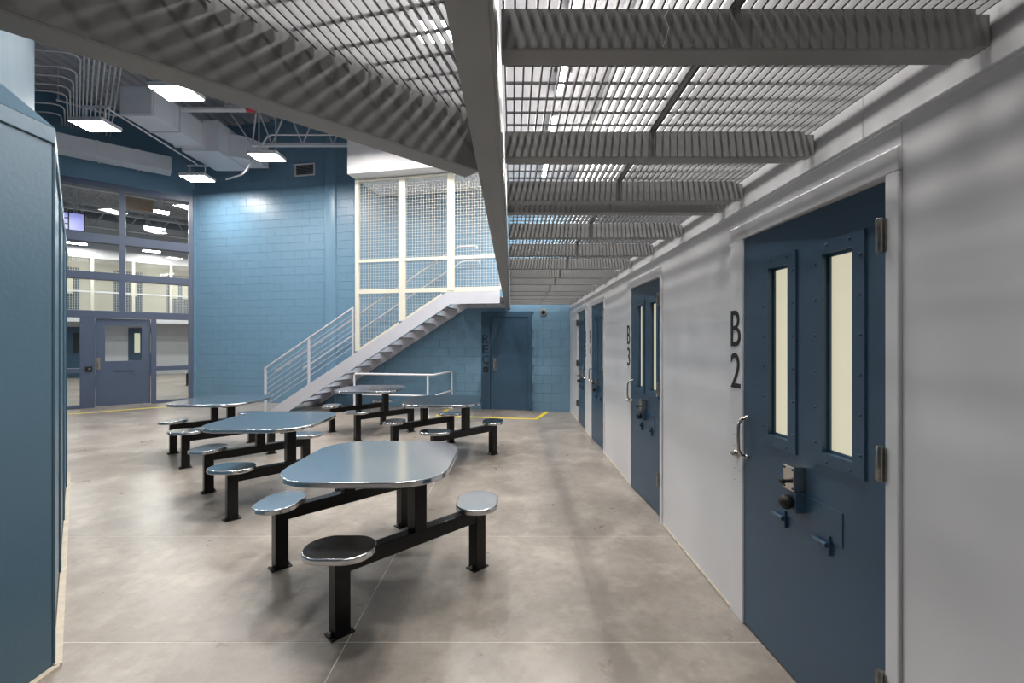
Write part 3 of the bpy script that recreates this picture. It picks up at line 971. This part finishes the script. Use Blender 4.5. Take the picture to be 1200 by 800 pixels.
t0.location = (*TABLES[0][0], 0)
tag(t0, TABLES[0][1], 'table', 'fixed dayroom tables')
for p, lab in TABLES[1:]:
    tag(dup(t0, None, (*p, 0)), lab, 'table', 'fixed dayroom tables')

# ------------------------------------------------------------------ yellow floor lines
def floor_line(pts, w, label):
    mb = MB()
    for i in range(len(pts) - 1):
        p, q = Vector((*pts[i], 0.001)), Vector((*pts[i + 1], 0.001))
        e = (q - p).normalized()
        mb.bar(p - e * w / 2, q + e * w / 2 * (1 if i == len(pts) - 2 else -1) , w, 0.002)
    o = mb.build('floor_marking', 'yellow')
    tag(o, label, 'floor line')
c1 = B(0.50, 0.12); c2 = B(0.62, 1.05); c3 = B(2.7, 1.05); c4 = B(2.8, 0.15)
floor_line([(c1.x, c1.y), (c2.x, c2.y), (c3.x, c3.y), (c4.x, c4.y)], 0.085, 'yellow painted line boxing the floor before the REC door')
c1 = W(0.25, 0.1); c2 = W(0.3, 0.95); c3 = W(3.4, 0.95)
floor_line([(c1.x, c1.y), (c2.x, c2.y), (c3.x, c3.y)], 0.085, 'yellow painted line along the foot of the glazed screen')

# ------------------------------------------------------------------ hanging panel lights
def build_light(z=5.47, wx=0.6, wy=0.42, ceil=CEIL, glow='lamp'):
    r = empty('panel_light', (0, 0, z))
    h = MB().box(-wx / 2, wx / 2, -wy / 2, wy / 2, 0.006, 0.07).build('housing', 'white', r, 0.004)
    a_, b_ = wx / 2 - 0.012, wy / 2 - 0.012
    dm = MB().add([(-a_, -b_, 0.004), (-a_, b_, 0.004), (a_, b_, 0.004), (a_, -b_, 0.004)], [(0, 1, 2, 3)])
    link('diffuser', dm.mesh('diffuser', glow), r)
    # raised lip around the diffuser
    MB().box(-wx / 2, wx / 2, -wy / 2, -b_, 0, 0.006).box(-wx / 2, wx / 2, b_, wy / 2, 0, 0.006).box(-wx / 2, -a_, -b_, b_, 0, 0.006).box(a_, wx / 2, -b_, b_, 0, 0.006).build('lip', 'white', r)
    MB().box(-0.12, 0.12, -0.05, 0.05, 0.07, 0.11).build('driver_box', 'white', h)
    if ceil - z > 0.3:
        for s in (-0.18, 0.18):
            MB().tube([(s, 0, 0.07), (s, 0, ceil - z - 0.02)], 0.011, 6).build('stem', 'white', r, smooth=True)
    if ceil < CEIL - 0.5 and ceil - z > 0.3:
        MB().box(-0.25, 0.25, -0.02, 0.02, ceil - z - 0.02, ceil - z + 0.02).build('trapeze_bar', 'white', r)
    return r
L0 = build_light()
SPOTS = [((-5.28, 6.86), 'panel light hanging highest in view, right beside the dark diagonal beam'),
         ((-7.56, 7.9), 'panel light hanging nearest the blue wall corner at left'),
         ((-5.2, 9.25), 'panel light hanging beside the small air grille'),
         ((-7.55, 10.45), 'panel light hanging above the corner of the glazed screen'),
         ((-0.92, 5.5), 'panel light glowing through the angled grating at the top'),
         ((-3.05, 5.8), 'panel light hidden behind the dark diagonal beam, over the middle tables'),
         ((-3.05, 7.92), 'panel light hidden behind the dark diagonal beam, in front of the stairs'),
         ((-0.92, 8.0), 'panel light hidden behind the edge beam, near the stair landing'),
         ((-0.92, 3.0), 'panel light outside the picture, above the nearest table'),
         ((-0.92, -1.4), 'panel light outside the picture, above the angled landing'),
         ((-9.8, 7.3), 'panel light outside the picture, left of the glazed screen')]
for i, (p, lab) in enumerate(SPOTS):
    o = L0 if i == 0 else build_light(ceil=5.82 if i == 1 else 5.78) if i in (1, 3) else dup(L0)
    o.location = (p[0], p[1], 5.47)
    if i == 1: MB().tube([(0.01, 0, 0.37), (0.01, 0, CEIL - 5.49)], 0.008, 6).build('stem', 'white', o, smooth=True)
    tag(o, lab, 'light', 'hanging panel lights')
S0 = build_light(4.99, 0.16, 0.95, 5.06, 'lamp_soffit')
SS = [(5.6, 'slim soffit light shining through the grating just beyond the nearest joist'),
      (8.6, 'slim soffit light shining through the grating just beyond the second joist'),
      (7.1, 'added slim soffit light half hidden above the second joist'),  # added between the other lamps to stripe the far joist webs
      (4.1, 'added slim soffit light outside the picture, above the second cell door'),  # unseen extra lamp, added to brighten the space under the walkway
      (2.6, 'slim soffit light outside the picture, just past the nearest cell door'),
      (0.9, 'added slim soffit light outside the picture, right above the nearest joist')]  # unseen lamp added to light the joists from the near side
for i, (y, lab) in enumerate(SS):
    o = S0 if i == 0 else dup(S0)
    o.location = (0.66, y, 4.99)
    tag(o, lab, 'light', 'soffit panel lights')

# ------------------------------------------------------------------ ducts, conduits, roof trusses
def build_roof_gear():
    d = empty('air_duct', (-7.3, 8.4, 0))
    tag(d, 'boxy white air duct running away under the roof at upper left', 'duct')
    Td = Matrix.Translation((7.48, -8.4, 0))
    MB(Td).box(-7.75, -7.13, 8.4, 9.8, 5.95, 6.48).build('duct_section', 'duct', d, 0.008)
    MB(Td).box(-7.62, -6.80, 9.8, 10.95, 5.85, 6.55).build('duct_section', 'duct', d, 0.008)
    pts = [(-6.8, 10.15)] + [(-6.8 + 0.55 * math.sin(a), 10.85 - 0.7 * math.cos(a)) for a in [PI / 2 * k / 8 for k in range(9)]] + [(-6.8, 10.85)]
    MB(Td).prism(pts, 5.88, 6.4).build('elbow', 'duct', d, smooth=True)
    for y in (8.42, 9.1, 9.77):
        MB(Td).box(-7.77, -7.11, y, y + 0.03, 5.93, 6.5).build('flange', 'duct', d)
    # branch along the glazed screen
    b = empty('branch_duct', W(0.2, 0.5, 5.7), RZ_W)
    tag(b, 'flat white branch duct running above the glazed screen', 'duct')
    MB().box(0.3, 2.9, -0.22, 0.22, 0.05, 0.40).build('duct_section', 'duct', b, 0.006)
    for u in (0.9, 1.6, 2.3): MB().box(u, u + 0.03, -0.235, 0.235, 0.035, 0.415).build('flange', 'duct', b)
    MB().box(2.9, 2.96, -0.2, 0.2, 0.07, 0.38).build('grille', 'dark', b)
    # bank of conduits
    ordinal = ['first', 'second', 'third', 'fourth', 'fifth', 'sixth', 'seventh', 'eighth', 'ninth', 'tenth', 'eleventh', 'twelfth', 'thirteenth', 'fourteenth', 'fifteenth']
    g45 = Vector((-0.7071, 0.7071, 0))
    ms = [0.80, 0.70, 0.60, 0.50, 0.40, 0.30, 0.21, 0.13, 0.06, -0.005, -0.07, -0.135, -0.2, -0.265, -0.33]
    yb = [7.45, 7.86, 8.12, 8.39, 8.62, 9.05, 9.4]
    z = 6.5
    for k, m_ in enumerate(ms):
        w = (3.11 - m_) / 1.41
        ye = 11.57 - 0.65 * w - 0.05
        far = Vector((m_ - ye, ye, z))
        if k < 8:
            pts = [far, Vector((m_ - 5.3, 5.3, z))]
        else:
            y = yb[k - 8]
            p = Vector((m_ - y, y, z)); q = p + g45 * 0.34
            d1 = Vector((-1, -0.12, 0)).normalized()
            end = p + d1 * 0.36
            pts = [far, q]
            for s_ in range(1, 6):
                f_ = s_ / 6
                pts.append((1 - f_) ** 2 * q + 2 * f_ * (1 - f_) * p + f_ ** 2 * end)
            pts += [end, end + d1 * (1.1 - 0.09 * (k - 8))]
        o = MB().tube([tuple(x) for x in pts], 0.014, 8).build('conduit', 'white', None, smooth=True)
        tag(o, 'thin white conduit under the roof, %s counting leftwards from the air duct' % ordinal[k], 'conduit', 'bank of ceiling conduits')
    T45 = Matrix.Translation((0, 0, 0)) @ Matrix.Rotation(PI / 4, 4, 'Z')
    for y, lab in ((9.3, 'white strut across the conduit bank nearest the glazed screen'), (7.2, 'white strut across the conduit bank nearest the dark diagonal beam')):
        vv = y * 1.41421 - 0.2
        s_ = MB(T45).box(-0.3, 0.62, vv - 0.02, vv + 0.02, 6.516, 6.55)
        s_.box(-0.28, -0.26, vv - 0.01, vv + 0.01, 6.55, CEIL - 0.02).box(0.58, 0.60, vv - 0.01, vv + 0.01, 6.55, CEIL - 0.02)
        tag(s_.build('conduit_strut', 'white'), lab, 'strut')
    # conduit feeding the lights
    o = MB().tube([(-7.5, 7.96, 5.86), (-7.5, 8.1, 5.88), (-7.52, 10.3, 5.80), (-7.52, 10.4, 5.78)], 0.016, 8).build('feed_conduit', 'white', None, smooth=True)
    tag(o, 'white feed conduit joining the two left panel lights', 'conduit')
    o = MB().tube([(-3.6, 9.6, 6.12), (-5.3, 9.6, 6.12), (-5.4, 9.6, 6.08), (-5.9, 9.6, 5.3), (-5.98, 9.62, 5.25), (-6.5, 9.9, 5.25)], 0.018, 8).build('feed_conduit', 'white', None, smooth=True)
    tag(o, 'white feed conduit bending down beside the panel light near the grille', 'conduit')
    o = MB().tube([(-6.6, 8.7, 6.2), (-3.4, 8.7, 6.2)], 0.05, 10).build('sprinkler_pipe', 'white', None, smooth=True)
    tag(o, 'white sprinkler pipe with red collar under the roof', 'pipe')
    MB().tube([(-5.3, 8.7, 6.2), (-5.08, 8.7, 6.2)], 0.054, 10).build('collar', 'red', o, smooth=True)
    MB().tube([(-5.6, 8.7, 6.2), (-5.6, 8.7, CEIL)], 0.01, 6).build('hanger', 'white', o, smooth=True)
    # open web trusses across the room
    def truss(y, x0, x1, lab, zt=6.98, zb=6.1):
        t = empty('roof_truss', (x0, y, zb))
        tag(t, lab, 'truss', 'white open web roof trusses')
        L, H = x1 - x0, zt - zb
        MB().box(0, L, -0.045, 0.045, H - 0.03, H + 0.03).build('top_chord', 'white', t)
        MB().box(0.6, L - 0.6, -0.045, 0.045, -0.03, 0.03).build('bottom_chord', 'white', t)
        n = max(2, int(L / 0.7)); st = L / n
        for i in range(n):
            a, b = i * st, (i + 1) * st
            up = (a + b) / 2
            m_ = min(max(up, 0.6), L - 0.6)
            MB().tube([(a, 0, H), (m_, 0, 0)], 0.017, 6).build('web_bar', 'white', t, smooth=True)
            MB().tube([(m_, 0, 0), (b, 0, H)], 0.017, 6).build('web_bar', 'white', t, smooth=True)
        for i in (0, n // 2, n):
            MB().box(i * st - 0.03, i * st + 0.03, -0.04, 0.04, H, CEIL - zb - 0.02).build('seat_block', 'white', t)
    for y, lab in ((10.05, 'white open web roof truss nearest the blue block wall'), (7.6, 'white open web roof truss over the middle of the tables'),
                   (5.2, 'white open web roof truss above the second table, seen through the grating'), (2.8, 'white open web roof truss above the nearest table, seen through the grating')):
        truss(y, -6.6 if y > 9 else (-4.6 if y > 7 else -4.4 if y > 5 else -2.3), -0.25, lab)
build_roof_gear()

# ------------------------------------------------------------------ the next unit beyond the glazed screen
def build_next_unit():
    D = -12.5                   # depth of its cell wall in the window frame
    def st(name, mb, m, label, cat='wall'):
        o = mb.build(name, m); o.location = O_W; o.rotation_euler = (0, 0, RZ_W)
        return tag(o, label, cat, kind='structure')
    st('wall_unit_lower', MB().box(-7, 10, D - 0.3, D, 0, 2.5), 'white', 'white ground floor cell wall of the unit beyond the screen')
    st('wall_unit_upper', MB().box(-7, 10, D - 0.3, D, 2.75, 5.06), 'cream', 'cream upper cell wall of the unit beyond the screen')
    st('wall_unit_right', MB().box(-7.3, -7, D, -0.3, 0, CEIL), 'white', 'white side wall of the unit beyond the screen')
    st('wall_unit_left', MB().box(4.6, 4.9, -9.0, -1.0, 0, CEIL), 'blue', 'blue side wall of the unit beyond the screen')
    st('ceiling_unit_bulkhead', MB().box(-7, 10, D - 0.3, D + 1.5, 5.06, 6.7), 'ceil', 'white bulkhead over the upper cells beyond the screen', 'ceiling')
    # upper walkway with mesh guard
    wk = empty('unit_walkway', O_W, RZ_W)
    tag(wk, 'upper walkway with mesh guard in the unit beyond the screen', 'walkway')
    MB().box(-7, 10, D, D + 1.5, 2.5, 2.6).build('walkway_slab', 'ceil', wk)
    MB().box(-7, 10, D + 1.42, D + 1.52, 2.38, 2.75).build('fascia', 'white', wk)
    MB().box(-7, 10, D + 1.44, D + 1.5, 3.62, 3.68).build('guard_rail', 'white', wk)
    for i in range(13):
        u = -6.5 + i * 1.3
        MB().box(u - 0.05, u + 0.05, D + 1.42, D + 1.52, 2.75, 5.06).build('post', 'cream', wk)
    mb = MB()
    p, q = 0.075, 0.004
    u = -6.4
    while u < 9.5:
        mb.box(u - q, u + q, D + 1.46, D + 1.46 + 2 * q, 2.75, 5.06); u += p
    z = 2.8
    while z < 5.06:
        mb.box(-6.5, 9.5, D + 1.466, D + 1.466 + 2 * q, z - q, z + q); z += p
    o = mb.build('wire_mesh', 'cream', wk); o['kind'] = 'stuff'
    # cell doors of that unit
    k = 0
    def udoor(u, z, lit, lab):
        r = empty('unit_cell_door', W(u, D + 0.001, z), RZ_W)
        tag(r, lab, 'door', 'cell doors of the next unit')
        MB().box(-0.5, 0.5, 0, 0.02, 0, 2.2).build('door_frame', 'slate', r)
        MB().box(-0.44, 0.44, 0.02, 0.035, 0.02, 2.13).build('door_leaf', 'door', r)
        for s in (-0.3, 0.08):
            if lit: MB().box(s, s + 0.2, 0.035, 0.042, 1.05, 1.95).build('pane', 'cell', r)
            else: MB().box(s, s + 0.2, 0.035, 0.042, 1.05, 1.95).build('pane', 'dark', r)
    low = [(-3.0, True, 'ground floor cell door beyond the right sidelight, dark with lit windows'), (1.0, True, 'ground floor cell door seen through the entry door window'),
           (3.4, False, 'ground floor cell door beyond the left sidelight with dark windows')]
    for u, lit, lab in low: udoor(u, 0.0, lit, lab)
    for u, lab in ((-2.2, 'upper cell door beyond the screen, rightmost'), (-0.4, 'upper cell door beyond the screen, second from the right'),
                   (1.5, 'upper cell door beyond the screen, third from the right'), (3.6, 'upper cell door beyond the screen, leftmost')):
        udoor(u, 2.6, True, lab)
    # number signs on the bulkhead
    # lights
    n = 0
    words = ['first', 'second', 'third', 'fourth', 'fifth', 'sixth', 'seventh', 'eighth', 'ninth', 'tenth', 'eleventh', 'twelfth']
    for v in (-2.6, -5.2, -7.8, -10.2):
        for u in (-1.6, 0.7, 3.0):
            o = dup(L0); p = W(u, v, 5.47)
            o.location = p; o.rotation_euler = (0, 0, RZ_W)
            tag(o, 'panel light beyond the glazed screen, %s counting from near right to far left' % words[n], 'light', 'panel lights of the next unit'); n += 1
    # trusses
    for i, v in enumerate((-3.6, -6.6, -9.4)):
        t = empty('unit_truss', W(-4, v, 6.1), RZ_W)
        tag(t, ['nearest', 'middle', 'farthest'][i] + ' white roof truss beyond the glazed screen', 'truss', 'trusses of the next unit')
        L, H = 8.5, 0.85
        MB().box(0, L, -0.05, 0.05, H - 0.04, H + 0.04).build('top_chord', 'white', t)
        MB().box(0, L, -0.05, 0.05, -0.04, 0.04).build('bottom_chord', 'white', t)
        for s in (0.02, L - 0.1): MB().box(s, s + 0.08, -0.05, 0.05, H, CEIL - 6.12).build('seat_block', 'white', t)
        for j in range(8):
            MB().tube([(j, 0, H), (j + 0.5, 0, 0)], 0.025, 6).build('web_bar', 'white', t, smooth=True)
            MB().tube([(j + 0.5, 0, 0), (j + 1, 0, H)], 0.025, 6).build('web_bar', 'white', t, smooth=True)
    # hanging panels
    b = empty('baffle_panel', W(1.12, -1.6, 5.2), RZ_W)
    tag(b, 'tan acoustic panel hanging beyond the top of the glazed screen', 'panel')
    MB().box(-0.33, 0.33, -0.025, 0.025, 0, 0.34).build('board', 'tan', b, 0.006)
    for s in (-0.25, 0.25): MB().tube([(s, 0, 0.34), (s, 0, CEIL - 5.22)], 0.006, 6).build('hanger', 'white', b)
    s = empty('hanging_monitor', W(2.70, -4.3, 4.9), RZ_W)
    tag(s, 'violet lit monitor panel beyond the upper left pane', 'screen')
    MB().box(-0.34, 0.34, -0.03, 0.03, 0, 0.56).build('screen_case', 'blackmat', s)
    MB().box(-0.31, 0.0, 0.03, 0.034, 0.03, 0.53).build('screen_glow', 'violet', s)
    for i in range(2):
        for j in range(3): MB().box(0.03 + i * 0.14, 0.15 + i * 0.14, 0.03, 0.034, 0.04 + j * 0.17, 0.18 + j * 0.17).build('screen_tile', 'violet', s)
    MB().tube([(-0.1, 0, 0.56), (-0.1, 0, CEIL - 4.92)], 0.02, 8).build('hanger', 'white', s)
    # two fixed tables in that unit
    for (u, v, lab) in ((-0.9, -5.0, 'fixed steel table beyond the right sidelight'), (1.6, -6.5, 'fixed steel table beyond the entry door window')):
        p = W(u, v, 0)
        tag(dup(t0, None, (p.x, p.y, 0), RZ_W), lab, 'table', 'tables of the next unit')
build_next_unit()
